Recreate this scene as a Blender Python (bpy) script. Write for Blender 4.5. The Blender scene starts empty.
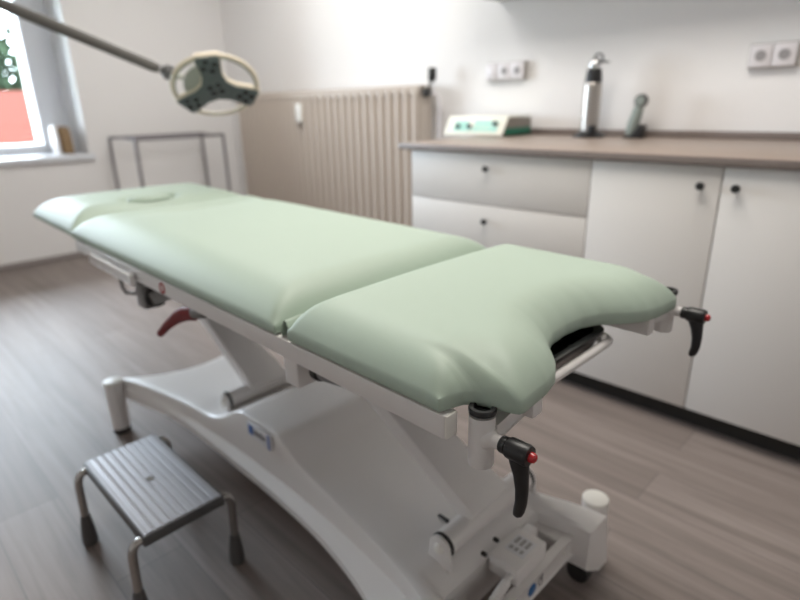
import bpy, bmesh, math, random
from mathutils import Vector, Matrix
import numpy as np

random.seed(7)
C = bpy.context.scene.collection
PI = math.pi

# ------------------------------------------------------------------ materials
def mat(name, col, rough=.5, metal=0., spec=.5, coat=0., noise=0., nscale=20., bump=0., bscale=200.):
    m = bpy.data.materials.new(name); m.use_nodes = True
    nt = m.node_tree; b = nt.nodes['Principled BSDF']
    b.inputs['Base Color'].default_value = (*col, 1)
    b.inputs['Roughness'].default_value = rough
    b.inputs['Metallic'].default_value = metal
    b.inputs['Specular IOR Level'].default_value = spec
    b.inputs['Coat Weight'].default_value = coat
    tc = nt.nodes.new('ShaderNodeTexCoord')
    if noise:
        n = nt.nodes.new('ShaderNodeTexNoise'); n.inputs['Scale'].default_value = nscale; n.inputs['Detail'].default_value = 3
        nt.links.new(tc.outputs['Object'], n.inputs['Vector'])
        r = nt.nodes.new('ShaderNodeMix'); r.data_type = 'RGBA'
        r.inputs[6].default_value = (*[c * (1 - noise) for c in col], 1)
        r.inputs[7].default_value = (*[min(1, c * (1 + noise)) for c in col], 1)
        nt.links.new(n.outputs['Fac'], r.inputs[0]); nt.links.new(r.outputs[2], b.inputs['Base Color'])
    if bump:
        n2 = nt.nodes.new('ShaderNodeTexNoise'); n2.inputs['Scale'].default_value = bscale
        nt.links.new(tc.outputs['Object'], n2.inputs['Vector'])
        bp = nt.nodes.new('ShaderNodeBump'); bp.inputs['Strength'].default_value = bump; bp.inputs['Distance'].default_value = .002
        nt.links.new(n2.outputs['Fac'], bp.inputs['Height']); nt.links.new(bp.outputs[0], b.inputs['Normal'])
    return m

def srgb(r, g, b):
    f = lambda c: (c / 255 / 12.92) if c / 255 < .04045 else ((c / 255 + .055) / 1.055) ** 2.4
    return (f(r), f(g), f(b))

M = dict(
    vinyl=mat('mint_vinyl', (.395, .483, .402), .52, 0, .45, 0, .02, 4, .04, 350),
    white=mat('white_powder_coat', (.76, .735, .72), .34, 0, .5, 0, .015, 8),
    shell=mat('white_base_paint', (.79, .765, .75), .4, 0, .5, 0, .015, 5),
    cap=mat('white_plastic_cap', (.83, .81, .76), .4),
    black=mat('black_plastic', (.012, .012, .013), .38, 0, .5, 0, .05, 60, .08, 500),
    rubber=mat('dark_rubber', (.025, .024, .023), .6),
    red=mat('red_plastic', (.45, .012, .018), .25, 0, .5, .3, .02, 30),
    darkred=mat('dark_red_plastic', (.17, .005, .007), .4, 0, .2),
    steel=mat('brushed_steel', (.48, .45, .42), .32, 1.0, .5, 0, .06, 40),
    chrome=mat('chrome', (.75, .75, .76), .12, 1.0),
    gmetal=mat('grey_painted_metal', (.20, .195, .19), .4, .3),
    rack=mat('dull_grey_steel', (.22, .205, .22), .4, .5),
    tray=mat('black_tray', (.008, .008, .009), .22),
    wall=mat('white_wall_paint', (.84, .825, .82), .9, 0, .2, 0, .012, 1.5, .05, 260),
    ceil=mat('ceiling_paint', (.85, .84, .83), .95, 0, .1, 0, .01, 2),
    cab=mat('white_cabinet_front', (.76, .735, .71), .45, 0, .4, 0, .01, 3),
    plinth=mat('dark_plinth', (.03, .028, .026), .6, 0, .3, 0, .1, 20),
    rad=mat('beige_radiator_enamel', (.52, .455, .40), .45, 0, .4, 0, .02, 10),
    sockw=mat('socket_plastic', (.72, .69, .71), .4, 0, .5, 0, .01, 20),
    sockd=mat('socket_recess', (.30, .285, .29), .5, 0, .5, 0, .02, 30),
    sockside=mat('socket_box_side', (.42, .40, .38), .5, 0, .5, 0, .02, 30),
    winf=mat('window_frame_paint', (.70, .72, .76), .45, 0, .4, 0, .01, 5),
    sill=mat('sill_stone', (.74, .76, .80), .35, 0, .5, 0, .02, 8),
    skirt=mat('skirting', (.30, .27, .26), .5, 0, .4, 0, .05, 12),
    devw=mat('device_cream', (.80, .79, .70), .45, 0, .4, 0, .01, 20),
    devside=mat('device_grey_side', (.25, .225, .20), .55, 0, .4, 0, .03, 20),
    devg=mat('device_green', (.02, .17, .11), .45, 0, .4, 0, .05, 30),
    devp=mat('device_mint_panel', (.36, .68, .60), .45, 0, .4, 0, .10, 60),
    sage=mat('sage_grey_plastic', (.24, .275, .255), .45, 0, .4, 0, .04, 40),
    sageedge=mat('dark_grey_plastic', (.10, .10, .10), .4, 0, .4, 0, .04, 40),
    lampface=mat('lamp_face_slate', (.115, .14, .142), .45, 0, .4, 0, .03, 30),
    lampcream=mat('lamp_cream_plastic', (.83, .74, .60), .4, 0, .4, 0, .01, 20),
    lampgrey=mat('lamp_grey_joint', (.42, .43, .39), .5, 0, .4, 0, .02, 30),
    lens=mat('lamp_lens', (.012, .014, .016), .15),
    armm=mat('lamp_arm_grey', (.15, .142, .132), .6, 0, .3, 0, .02, 30),
    stool_edge=mat('stool_dark_edge', (.10, .10, .10), .5, .4),
    stool_leg=mat('stool_tube', (.42, .40, .38), .25, .9, .5, 0, .03, 40),
    stool_foot=mat('stool_rubber', (.085, .082, .08), .55, 0, .4, 0, .05, 40),
    softprint=mat('label_faint_print', (.38, .37, .37), .5, 0, .4, 0, .02, 40),
    blue=mat('sign_blue', (.03, .14, .36), .4, 0, .4, 0, .02, 40),
    bluetag=mat('tag_blue', (.09, .17, .42), .4, 0, .4, 0, .02, 40),
    label=mat('label_white', (.74, .74, .76), .5, 0, .4, 0, .01, 40),
    glyph=mat('label_grey_print', (.20, .19, .20), .5, 0, .4, 0, .02, 40),
    brown=mat('brown_wood', (.26, .17, .09), .55, 0, .3, 0, .15, 25),
    palewood=mat('pale_rim', (.78, .74, .72), .5, 0, .3, 0, .02, 25),
    roof=mat('red_roof_tiles', (.060, .017, .012), .9, 0, .03, 0, .12, 3),
    render=mat('house_render', (.16, .155, .15), .9, 0, .2, 0, .02, 1),
    leaf=mat('tree_leaves', (.02, .032, .018), .8, 0, .05, 0, .4, 2),
    bark=mat('tree_bark', (.14, .10, .07), .9, 0, .2, 0, .2, 12),
    ground=mat('lawn', (.18, .20, .12), .95, 0, .1, 0, .2, 1),
    pane_dark=mat('house_window_pane', (.08, .09, .11), .15, 0, .5, 0, .02, 10),
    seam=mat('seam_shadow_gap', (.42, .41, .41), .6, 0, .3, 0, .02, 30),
)

def glass_mat():
    m = bpy.data.materials.new('window_glass'); m.use_nodes = True
    nt = m.node_tree; nt.nodes.clear()
    o = nt.nodes.new('ShaderNodeOutputMaterial'); mix = nt.nodes.new('ShaderNodeMixShader')
    t = nt.nodes.new('ShaderNodeBsdfTransparent'); t.inputs[0].default_value = (.96, .98, .98, 1)
    g = nt.nodes.new('ShaderNodeBsdfGlossy'); g.inputs['Roughness'].default_value = .02
    fr = nt.nodes.new('ShaderNodeFresnel'); fr.inputs[0].default_value = 1.3
    nt.links.new(fr.outputs[0], mix.inputs[0]); nt.links.new(t.outputs[0], mix.inputs[1]); nt.links.new(g.outputs[0], mix.inputs[2])
    nt.links.new(mix.outputs[0], o.inputs[0])
    return m
M['glass'] = glass_mat()

def plank_mat(name, c1, c2, c3, bw, bh, grain=(1.2, 22, 1), rough=.52, gap=.25, seam=(.12, .10, .10)):
    """long boards running along X (object coordinates), each board its own tone, with stretched grain"""
    m = bpy.data.materials.new(name); m.use_nodes = True
    nt = m.node_tree; b = nt.nodes['Principled BSDF']; L = nt.links
    tc = nt.nodes.new('ShaderNodeTexCoord')
    br = nt.nodes.new('ShaderNodeTexBrick')
    br.offset = .37; br.inputs['Scale'].default_value = 1; br.inputs['Brick Width'].default_value = bw
    br.inputs['Row Height'].default_value = bh; br.inputs['Mortar Size'].default_value = .0012
    br.inputs['Color1'].default_value = (*c1, 1); br.inputs['Color2'].default_value = (*c2, 1); br.inputs['Mortar'].default_value = (*seam, 1)
    L.new(tc.outputs['Object'], br.inputs['Vector'])
    mp = nt.nodes.new('ShaderNodeMapping'); mp.inputs['Scale'].default_value = grain
    L.new(tc.outputs['Object'], mp.inputs['Vector'])
    n = nt.nodes.new('ShaderNodeTexNoise'); n.inputs['Scale'].default_value = 1; n.inputs['Detail'].default_value = 6; n.inputs['Roughness'].default_value = .65
    n.inputs['Distortion'].default_value = .6
    L.new(mp.outputs[0], n.inputs['Vector'])
    rp = nt.nodes.new('ShaderNodeValToRGB'); rp.color_ramp.elements[0].position = .34; rp.color_ramp.elements[1].position = .68
    L.new(n.outputs['Fac'], rp.inputs[0])
    mx = nt.nodes.new('ShaderNodeMix'); mx.data_type = 'RGBA'; mx.blend_type = 'MIX'
    L.new(rp.outputs[0], mx.inputs[0]); mx.inputs[7].default_value = (*c3, 1); L.new(br.outputs['Color'], mx.inputs[6])
    m2 = nt.nodes.new('ShaderNodeMix'); m2.data_type = 'RGBA'; m2.inputs[0].default_value = .75
    L.new(br.outputs['Color'], m2.inputs[6]); L.new(mx.outputs[2], m2.inputs[7])
    L.new(m2.outputs[2], b.inputs['Base Color'])
    b.inputs['Roughness'].default_value = rough
    bp = nt.nodes.new('ShaderNodeBump'); bp.inputs['Strength'].default_value = gap; bp.inputs['Distance'].default_value = .002
    L.new(br.outputs['Fac'], bp.inputs['Height']); bp.invert = True
    L.new(bp.outputs[0], b.inputs['Normal'])
    return m
M['floor'] = plank_mat('oak_plank_floor', (.232, .192, .174), (.298, .250, .229), (.132, .107, .097), 1.25, .165)
M['top'] = plank_mat('worktop_laminate', (.36, .285, .24), (.37, .295, .248), (.28, .222, .19), 9.0, 4.0, (1.5, 30, 30), .38, 0)
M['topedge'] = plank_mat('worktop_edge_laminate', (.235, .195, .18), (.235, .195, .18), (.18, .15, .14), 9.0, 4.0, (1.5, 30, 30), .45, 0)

# ------------------------------------------------------------------ mesh builder
class MB:
    def __init__(self): self.v = []; self.f = []
    def add(self, vs, fs):
        n = len(self.v); self.v += [tuple(x) for x in vs]; self.f += [tuple(i + n for i in f) for f in fs]; return self
    def addbm(self, bm, mtx=None):
        bm.verts.index_update(); bm.verts.ensure_lookup_table()
        vs = [(mtx @ v.co if mtx else v.co.copy()) for v in bm.verts]
        fs = [[v.index for v in f.verts] for f in bm.faces]
        self.add(vs, fs); bm.free(); return self
    def box(self, lo, hi, bev=0., seg=2, mtx=None):
        bm = bmesh.new(); bmesh.ops.create_cube(bm, size=1)
        for v in bm.verts:
            v.co = Vector([(lo[i] + hi[i]) / 2 + v.co[i] * (hi[i] - lo[i]) for i in range(3)])
        if bev: bmesh.ops.bevel(bm, geom=list(bm.edges), offset=bev, segments=seg, profile=.5, affect='EDGES')
        return self.addbm(bm, mtx)
    def beam(self, a, b, w, h, up=(0, 0, 1), bev=0., w1=None, h1=None):
        """box from a to b, w across, h along up"""
        a, b = Vector(a), Vector(b); d = (b - a); l = d.length; d.normalize()
        s = d.cross(Vector(up)).normalized(); u = s.cross(d)
        w1 = w if w1 is None else w1; h1 = h if h1 is None else h1
        bm = bmesh.new(); bmesh.ops.create_cube(bm, size=1)
        for v in bm.verts:
            t = v.co.x + .5; ww = w + (w1 - w) * t; hh = h + (h1 - h) * t
            v.co = a + d * l * t + s * v.co.y * ww + u * v.co.z * hh
        if bev: bmesh.ops.bevel(bm, geom=list(bm.edges), offset=bev, segments=2, profile=.5, affect='EDGES')
        return self.addbm(bm)
    def tube(self, path, r, n=16, closed=False, caps=True):
        pts = [Vector(p) for p in path]; m = len(pts)
        rs = r if isinstance(r, (list, tuple)) else [r] * m
        vs = []; prev = None
        for i, p in enumerate(pts):
            if closed: t = (pts[(i + 1) % m] - pts[i - 1]).normalized()
            else: t = (pts[min(i + 1, m - 1)] - pts[max(i - 1, 0)]).normalized()
            if prev is None:
                a = Vector((0, 0, 1)) if abs(t.z) < .9 else Vector((1, 0, 0)); s = t.cross(a).normalized()
            else:
                s = (prev - t * prev.dot(t)).normalized()
            prev = s; u = t.cross(s)
            for k in range(n):
                an = 2 * PI * k / n; vs.append(p + (s * math.cos(an) + u * math.sin(an)) * rs[i])
        fs = []
        for i in range(m if closed else m - 1):
            j = (i + 1) % m
            for k in range(n): fs.append((i * n + k, i * n + (k + 1) % n, j * n + (k + 1) % n, j * n + k))
        if caps and not closed:
            fs.append(tuple(reversed(range(n)))); fs.append(tuple(range((m - 1) * n, m * n)))
        return self.add(vs, fs)
    def cyl(self, a, b, r, r1=None, n=24, bev=0.):
        a, b = Vector(a), Vector(b); r1 = r if r1 is None else r1
        if bev:
            d = (b - a).normalized(); e = bev
            return self.tube([a, a + d * e * .3, a + d * e, b - d * e, b - d * e * .3, b], [r - e, r - e * .3, r, r1, r1 - e * .3, r1 - e], n)
        return self.tube([a, b], [r, r1], n)
    def lathe(self, prof, origin=(0, 0, 0), axis=(0, 0, 1), n=28):
        """prof: (radius, height) list"""
        ax = Vector(axis).normalized(); o = Vector(origin)
        a = Vector((1, 0, 0)) if abs(ax.x) < .9 else Vector((0, 1, 0)); s = (a - ax * a.dot(ax)).normalized(); u = ax.cross(s)
        vs = []; fs = []
        for r, h in prof:
            for k in range(n):
                an = 2 * PI * k / n; vs.append(o + ax * h + (s * math.cos(an) + u * math.sin(an)) * max(r, 1e-5))
        for i in range(len(prof) - 1):
            for k in range(n): fs.append((i * n + k, i * n + (k + 1) % n, (i + 1) * n + (k + 1) % n, (i + 1) * n + k))
        fs.append(tuple(reversed(range(n)))); fs.append(tuple(range((len(prof) - 1) * n, len(prof) * n)))
        return self.add(vs, fs)
    def prism(self, poly, o, ux, uy, depth, bev=0.):
        """2-D polygon in the frame (o, ux, uy), pushed along ux x uy by depth"""
        ux, uy, o = Vector(ux), Vector(uy), Vector(o); nz = ux.cross(uy)
        bm = bmesh.new()
        vs = [bm.verts.new(o + ux * x + uy * y) for x, y in poly]
        f = bm.faces.new(vs)
        r = bmesh.ops.extrude_face_region(bm, geom=[f])
        for g in r['geom']:
            if isinstance(g, bmesh.types.BMVert): g.co += nz * depth
        bmesh.ops.recalc_face_normals(bm, faces=bm.faces)
        if bev:
            es = [e for e in bm.edges if len(e.link_faces) == 2 and e.calc_face_angle(0) > .5]
            bmesh.ops.bevel(bm, geom=es, offset=bev, segments=2, profile=.5, affect='EDGES')
        return self.addbm(bm)
    def sphere(self, c, r, sc=(1, 1, 1), sub=3):
        bm = bmesh.new(); bmesh.ops.create_icosphere(bm, subdivisions=sub, radius=r)
        for v in bm.verts: v.co = Vector((v.co.x * sc[0], v.co.y * sc[1], v.co.z * sc[2])) + Vector(c)
        return self.addbm(bm)
    def build(self, name, material, parent=None, ang=38, loc=None):
        me = bpy.data.meshes.new(name); me.from_pydata(self.v, [], self.f); me.validate(); me.update()
        bm = bmesh.new(); bm.from_mesh(me); bmesh.ops.recalc_face_normals(bm, faces=bm.faces); bm.to_mesh(me); bm.free()
        for p in me.polygons: p.use_smooth = True
        me.set_sharp_from_angle(angle=math.radians(ang))
        me.materials.append(M[material] if isinstance(material, str) else material)
        o = bpy.data.objects.new(name, me); C.objects.link(o)
        if parent is not None: o.parent = parent
        if loc is not None: o.location = loc
        return o

def thing(name, label, cat, loc=(0, 0, 0), group=None):
    o = bpy.data.objects.new(name, None); o.empty_display_size = .05; C.objects.link(o); o.location = loc
    return tag(o, label, cat, group)
def tag(o, label, cat, group=None):
    o['label'] = label; o['category'] = cat; o['kind'] = 'thing'
    if group: o['group'] = group
    return o
def struct(o):
    o['kind'] = 'structure'; return o

# ------------------------------------------------------------------ room
XL, XR, YF, ZC = -4.812, 1.9, -4.6, 2.62
T = .2
struct(MB().box((XL - .8, YF - T, -.1), (XR + T, T, 0)).build('floor', 'floor'))
struct(MB().box((XL - .8, YF - T, ZC), (XR + T, T, ZC + .1)).build('ceiling', 'ceil'))
struct(MB().box((XL - .8, 0, 0), (XR + T, T, ZC)).build('wall_back', 'wall'))
struct(MB().box((XR, YF, 0), (XR + T, 0, ZC)).build('wall_right', 'wall'))
struct(MB().box((XL - .8, YF - T, 0), (XR + T, YF, ZC)).build('wall_front', 'wall'))
# thick left wall with the window opening
WY0, WY1, WZ0, WZ1, WD = -3.15, -1.253, .745, 2.25, .36
w = MB()
w.box((XL - WD, YF, 0), (XL, 0, WZ0)); w.box((XL - WD, YF, WZ1), (XL, 0, ZC))
w.box((XL - WD, WY1, WZ0), (XL, 0, WZ1)); w.box((XL - WD, YF, WZ0), (XL, WY0, WZ1))
# outer leaf of the wall, standing further in at the reveal
IY, IZ = .2, .10
X2, X3 = XL - WD - .07, XL - WD - .22
w.box((X3, YF, 0), (X2, 0, WZ0 + IZ)); w.box((X3, YF, WZ1 - IZ), (X2, 0, ZC))
w.box((X3, WY1 - IY, WZ0 + IZ), (X2, 0, WZ1 - IZ)); w.box((X3, YF, WZ0 + IZ), (X2, WY0 + IY, WZ1 - IZ))
struct(w.build('wall_left', 'wall'))
win = bpy.data.objects.new('window_1', None); C.objects.link(win); win['kind'] = 'structure'
win.location = (XL - WD - .035, (WY0 + WY1) / 2, WZ0)
def wl(x, y, z): return (x - win.location.x, y - win.location.y, z - win.location.z)
fx0, fx1 = XL - WD - .07, XL - WD
fr = MB()
for lo, hi in (((fx0, WY0, WZ0), (fx1, WY0 + IY, WZ1)), ((fx0, WY1 - IY, WZ0), (fx1, WY1, WZ1)),
               ((fx0, WY0 + IY, WZ0), (fx1, WY1 - IY, WZ0 + IZ)), ((fx0, WY0 + IY, WZ1 - IZ), (fx1, WY1 - IY, WZ1)),
               ((fx0, -2.24, WZ0 + IZ), (fx1, -2.16, WZ1 - IZ))):
    fr.box(wl(*lo), wl(*hi), .006)
fr.build('window_frame', 'winf', win)
MB().box(wl(fx0 + .03, WY0 + IY, WZ0 + IZ), wl(fx0 + .036, -2.24, WZ1 - IZ)).build('window_pane', 'glass', win)
MB().box(wl(fx0 + .03, -2.16, WZ0 + IZ), wl(fx0 + .036, WY1 - IY, WZ1 - IZ)).build('window_pane', 'glass', win)
MB().box(wl(XL - WD + .002, WY0 - .03, WZ0 - .012), wl(XL + .035, WY1 + .03, WZ0 + .03), .006).build('window_sill', 'sill', win)

struct(MB().box((XL, YF, 0), (XL + .014, -.014, .045), .004).build('baseboard_left', 'skirt'))
struct(MB().box((XL, -.014, 0), (-1.80, 0, .045), .004).build('baseboard_back', 'skirt'))

# ceiling light panels (the room's lamps, above and behind the camera)
def ceiling_light(x, y, label, power, col=(1, .95, .88), sx=1.25, sy=.95):
    t = thing('ceiling_light', label, 'ceiling light', (x, y, ZC), 'white ceiling light panels')
    MB().box((-sx / 2 - .02, -sy / 2 - .02, -.06), (sx / 2 + .02, sy / 2 + .02, 0), .004).build('housing', 'white', t)
    ld = bpy.data.lights.new('ceiling_lamp', 'AREA'); ld.shape = 'RECTANGLE'; ld.size = sx; ld.size_y = sy
    ld.energy = power; ld.color = col
    lo = bpy.data.objects.new('ceiling_lamp', ld); C.objects.link(lo); lo.parent = t; lo.location = (0, 0, -.065)
    return t
LAMPS = [ceiling_light(-.9, -1.55, 'square white ceiling light over the foot end of the couch', 23),
         ceiling_light(-3.0, -1.0, 'square white ceiling light nearer the window wall', 17, (1, .98, .95))]

# ------------------------------------------------------------------ treatment couch
CX, CY = -1.4, -1.91
couch = thing('treatment_couch', 'mint green upholstered treatment couch on a white lifting base in mid room', 'treatment couch', (CX, CY, 0))
def tz(x): return -(x - .99) * .0107         # the lying surface rises slightly to the head end
Z0 = .70                                      # underside of the upholstery at the foot end

def smooth_grid(z, it, fixed_border=True):
    for _ in range(it):
        a = z.copy()
        a[1:-1, 1:-1] = (z[:-2, 1:-1] + z[2:, 1:-1] + z[1:-1, :-2] + z[1:-1, 2:] + 2 * z[1:-1, 1:-1]) / 6
        z = a
    return z

def pad(name, xa, xb, y0, y1, thick, rad, edge, nx=90, ny=90, extra=None, lift=None, wa=1., wb=1., soft=12):
    """upholstered cushion: outline x in [xa(y), xb(y)], y in [y0, y1]"""
    def spread(n, k=.55):
        t = np.linspace(0, 1, n + 1); s = (1 - np.cos(PI * t)) / 2
        return (1 - k) * t + k * s
    U, V = spread(nx), spread(ny, .35)
    ys = y0 + (y1 - y0) * V
    A = np.array([xa(y) for y in ys]); B = np.array([xb(y) for y in ys])
    X = A[None, :] + (B - A)[None, :] * U[:, None]; Y = np.repeat(ys[None, :], nx + 1, 0)
    yy = np.linspace(y0, y1, 500); L = []
    for y in yy: L += [(xa(y), y), (xb(y), y)]
    for yv in (y0, y1): L += [(x, yv) for x in np.linspace(xa(yv), xb(yv), 500)]
    L = np.array(L); W = np.ones(len(L)); W[0:1000:2] = wa; W[1:1000:2] = wb     # tighter roll on an end where w > 1
    D = np.empty_like(X)
    for i in range(nx + 1):
        d2 = ((X[i][:, None] - L[None, :, 0]) ** 2 + (Y[i][:, None] - L[None, :, 1]) ** 2) * W[None, :] ** 2
        D[i] = np.sqrt(d2.min(1))
    t = np.clip(D / rad, 0, 1)
    Zt = edge + (thick - edge) * np.power(1 - np.power(1 - t, 2.3), .80)
    Zt[0, :] = edge; Zt[-1, :] = edge; Zt[:, 0] = edge; Zt[:, -1] = edge
    Zt = smooth_grid(Zt, soft)
    if extra is not None: Zt = Zt + extra(X, Y)
    zl = lift if lift is not None else (lambda x: tz(x))
    vs = []; fs = []; n1, n2 = nx + 1, ny + 1
    cxm, cym = X.mean(), (y0 + y1) / 2
    for i in range(n1):
        for j in range(n2): vs.append((X[i, j], Y[i, j], Z0 + Zt[i, j] + zl(X[i, j])))
    for i in range(nx):
        for j in range(ny): fs.append((i * n2 + j, (i + 1) * n2 + j, (i + 1) * n2 + j + 1, i * n2 + j + 1))
    ring = [(i, 0) for i in range(nx)] + [(nx, j) for j in range(ny)] + [(i, ny) for i in range(nx, 0, -1)] + [(0, j) for j in range(ny, 0, -1)]
    prev = [i * n2 + j for i, j in ring]
    for dz, ins in ((edge * .45, -.0015), (edge * .1, .0), (0, .004), (0, .03)):
        cur = []
        for i, j in ring:
            x, y = X[i, j], Y[i, j]
            nxv = (x - cxm); nyv = (y - cym)
            ln = math.hypot(nxv, nyv); cur.append(len(vs))
            vs.append((x - nxv / ln * ins, y - nyv / ln * ins, Z0 + dz + zl(x)))
        for k in range(len(ring)):
            k2 = (k + 1) % len(ring); fs.append((prev[k], cur[k], cur[k2], prev[k2]))
        prev = cur
    fs.append(tuple(reversed(prev)))
    mb = MB(); mb.v = vs; mb.f = fs
    return mb

PY0, PY1 = -.327, .330
def interp(xs, ys, x):
    return float(np.interp(x, xs, ys))
def smoothcurve(xs, ys, n=400, it=60):
    g = np.linspace(xs[0], xs[-1], n); v = np.interp(g, xs, ys)
    for _ in range(it):
        a = v.copy(); a[1:-1] = (v[:-2] + 2 * v[1:-1] + v[2:]) / 4; v = a
    return lambda x: float(np.interp(x, g, v))
YC = .012
foot_edge_half = smoothcurve([0, .05, .09, .118, .140, .165, .20, .250, .264, .274, .281, .290, .302, .345],
                             [.972, .976, .992, 1.016, 1.034, 1.048, 1.056, 1.060, 1.061, 1.058, 1.034, 1.003, .990, .976], 600, 14)
leg_pad = pad('leg_cushion', lambda y: .626 + .010 * ((y - YC) / .33) ** 2, lambda y: foot_edge_half(abs(y - YC)), PY0, PY1, .071, .088, .021, 110, 150, None, None, 1.7, 1., 22)
leg_pad.build('leg_cushion', 'vinyl', couch, 60)
def dip(X, Y):      # a hollow near the head end of the main cushion
    return -.022 * np.exp(-(((X + .36) / .055) ** 2 + ((Y - .03) / .17) ** 2)) + .005 * np.exp(-(((X + .05) / .45) ** 2 + ((Y) / .2) ** 2))
back_pad = pad('back_cushion', lambda y: -.520, lambda y: .602 - .006 * ((y - YC) / .33) ** 2, PY0, PY1, 0.073, .125, .018, 130, 96, dip, None, 1., 1.5)
back_pad.build('back_cushion', 'vinyl', couch, 60)
HX, HY = -.655, -.02
def headlift(x): return tz(x) + max(0, (-.52 - x)) * .012
def nose(X, Y):
    r = np.sqrt(((X - HX) / .052) ** 2 + ((Y - HY) / .085) ** 2)
    return -.018 * np.exp(-((r - 1.0) / .20) ** 2) - .004 * (r < .8)
head_pad = pad('head_cushion', lambda y: -.990 + .035 * abs((y - YC) / .33) ** 3, lambda y: -.530, PY0 + .004, PY1 - .004, .072, .115, .016, 110, 110, nose, headlift)
head_pad.build('head_cushion', 'vinyl', couch, 60)
# padded plug in the nose opening
pl = MB(); zt_ = Z0 + .072 + headlift(HX)
vs = []; fs = []; n = 28; prof = [(1.0, -.012), (.97, -.004), (.85, .002), (.6, .006), (.3, .008), (.02, .0085)]
for r, h in prof:
    for k in range(n):
        a = 2 * PI * k / n; vs.append((HX + .046 * r * math.cos(a), HY + .078 * r * math.sin(a), zt_ + h))
for i in range(len(prof) - 1):
    for k in range(n): fs.append((i * n + k, i * n + (k + 1) % n, (i + 1) * n + (k + 1) % n, (i + 1) * n + k))
fs.append(tuple(range((len(prof) - 1) * n, len(prof) * n)))
pl.add(vs, fs); pl.build('nose_plug', 'vinyl', couch, 60)
# folded vinyl flap over the hinge between the back and the leg cushion
fl = MB(); prof = [(.604, .700), (.606, .715), (.611, .727), (.616, .731), (.621, .728), (.628, .714), (.631, .702)]
vs = []; fs = []; ny = 24
for j in range(ny + 1):
    y = -.318 + .645 * j / ny
    sag = .006 * math.sin(j * 1.1) * .3
    for x, z in prof: vs.append((x, y, z + sag + tz(x)))
    for x, z in reversed(prof): vs.append((x, y, z + sag - .003 + tz(x)))
m_ = len(prof) * 2
for j in range(ny):
    for k in range(m_): fs.append((j * m_ + k, j * m_ + (k + 1) % m_, (j + 1) * m_ + (k + 1) % m_, (j + 1) * m_ + k))
fs.append(tuple(range(m_))); fs.append(tuple(reversed(range(ny * m_, (ny + 1) * m_))))
fl.add(vs, fs); fl.build('hinge_flap', 'vinyl', couch, 50)

# frame rails
def rail(y0, y1):
    r = MB(); x0, x1 = -.50, .986; h = .036
    bm = bmesh.new(); bmesh.ops.create_cube(bm, size=1)
    for v in bm.verts:
        x = (x0 + x1) / 2 + v.co.x * (x1 - x0)
        v.co = Vector((x, (y0 + y1) / 2 + v.co.y * (y1 - y0), Z0 - .002 - h / 2 + v.co.z * h + tz(x)))
    bmesh.ops.bevel(bm, geom=list(bm.edges), offset=.003, segments=2, profile=.5, affect='EDGES')
    return r.addbm(bm)
r1 = rail(-.326, -.300).build('side_rail', 'white', couch)
r2 = rail(.306, .332).build('side_rail', 'white', couch)
MB().box((.985, -.3245, .663), (.990, -.3015, .698), .002).build('end_cap', 'cap', r1)
MB().box((.985, .3075, .663), (.990, .3305, .698), .002).build('end_cap', 'cap', r2)
for x in (-.46, -.05, .28, .62):
    MB().box((x - .02, -.301, Z0 - .036 + tz(x)), (x + .02, .307, Z0 - .004 + tz(x)), .003).build('cross_member', 'white', couch)
# head section carrier
hs = MB()
for y in (-.2, .21): hs.beam((-.93, y, Z0 - .012 + headlift(-.93)), (-.47, y, Z0 - .016 + tz(-.47)), .03, .022, bev=.003)
hs.beam((-.90, -.2, .705), (-.90, .21, .705), .022, .02, bev=.003)
hs.build('head_support', 'gmetal', couch)
# plywood undersides
ub = MB()
ub.box((-.505, -.295, Z0 - .003 + tz(.55)), (.59, .305, Z0 + .001 + tz(-.5) ), 0)
ub.box((.645, -.22, Z0 - .006), (.955, .24, Z0 + .002), 0)
ub.build('underboard', 'plinth', couch)
# red ring mark on the near rail
rg = MB(); zc = Z0 - .002 - .018 + tz(.122)
rg.tube([(.122 + .011 * math.cos(a), -.3265, zc + .012 * math.sin(a)) for a in np.linspace(0, 2 * PI, 24, False)], .0022, 8, closed=True)
rg.build('red_ring_mark', 'red', r1)
# accessory rail below the near rail, head end
ar = MB(); ar.beam((-.33, -.338, .688), (-.03, -.338, .680), .008, .026, bev=.002)
for x in (-.30, -.06): ar.box((x - .012, -.336, .672), (x + .012, -.318, .696), .002)
ar.build('accessory_rail', 'white', couch)
# gear under the head half: release hook, clamp block with knob
hk = MB(); hk.tube([(-.19, -.315, .678), (-.19, -.315, .655), (-.185, -.315, .622), (-.165, -.315, .612), (-.12, -.31, .618), (-.09, -.30, .632)], .005, 10)
hk.build('wire_hook', 'gmetal', couch)
cb = MB(); cb.box((-.11, -.31, .585), (-.055, -.255, .655), .006); cb.box((-.13, -.300, .60), (-.10, -.27, .63), .004)
cb.box((-.095, -.30, .64), (-.065, -.27, .68), .003)
cbo = cb.build('clamp_block', 'gmetal', couch)
MB().cyl((-.056, -.285, .617), (-.036, -.285, .617), .026, n=20, bev=.004).build('knob', 'rubber', cbo)
MB().beam((-.036, -.285, .62), (.05, -.255, .655), .03, .035, bev=.004).build('stay', 'gmetal', cbo)
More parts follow.
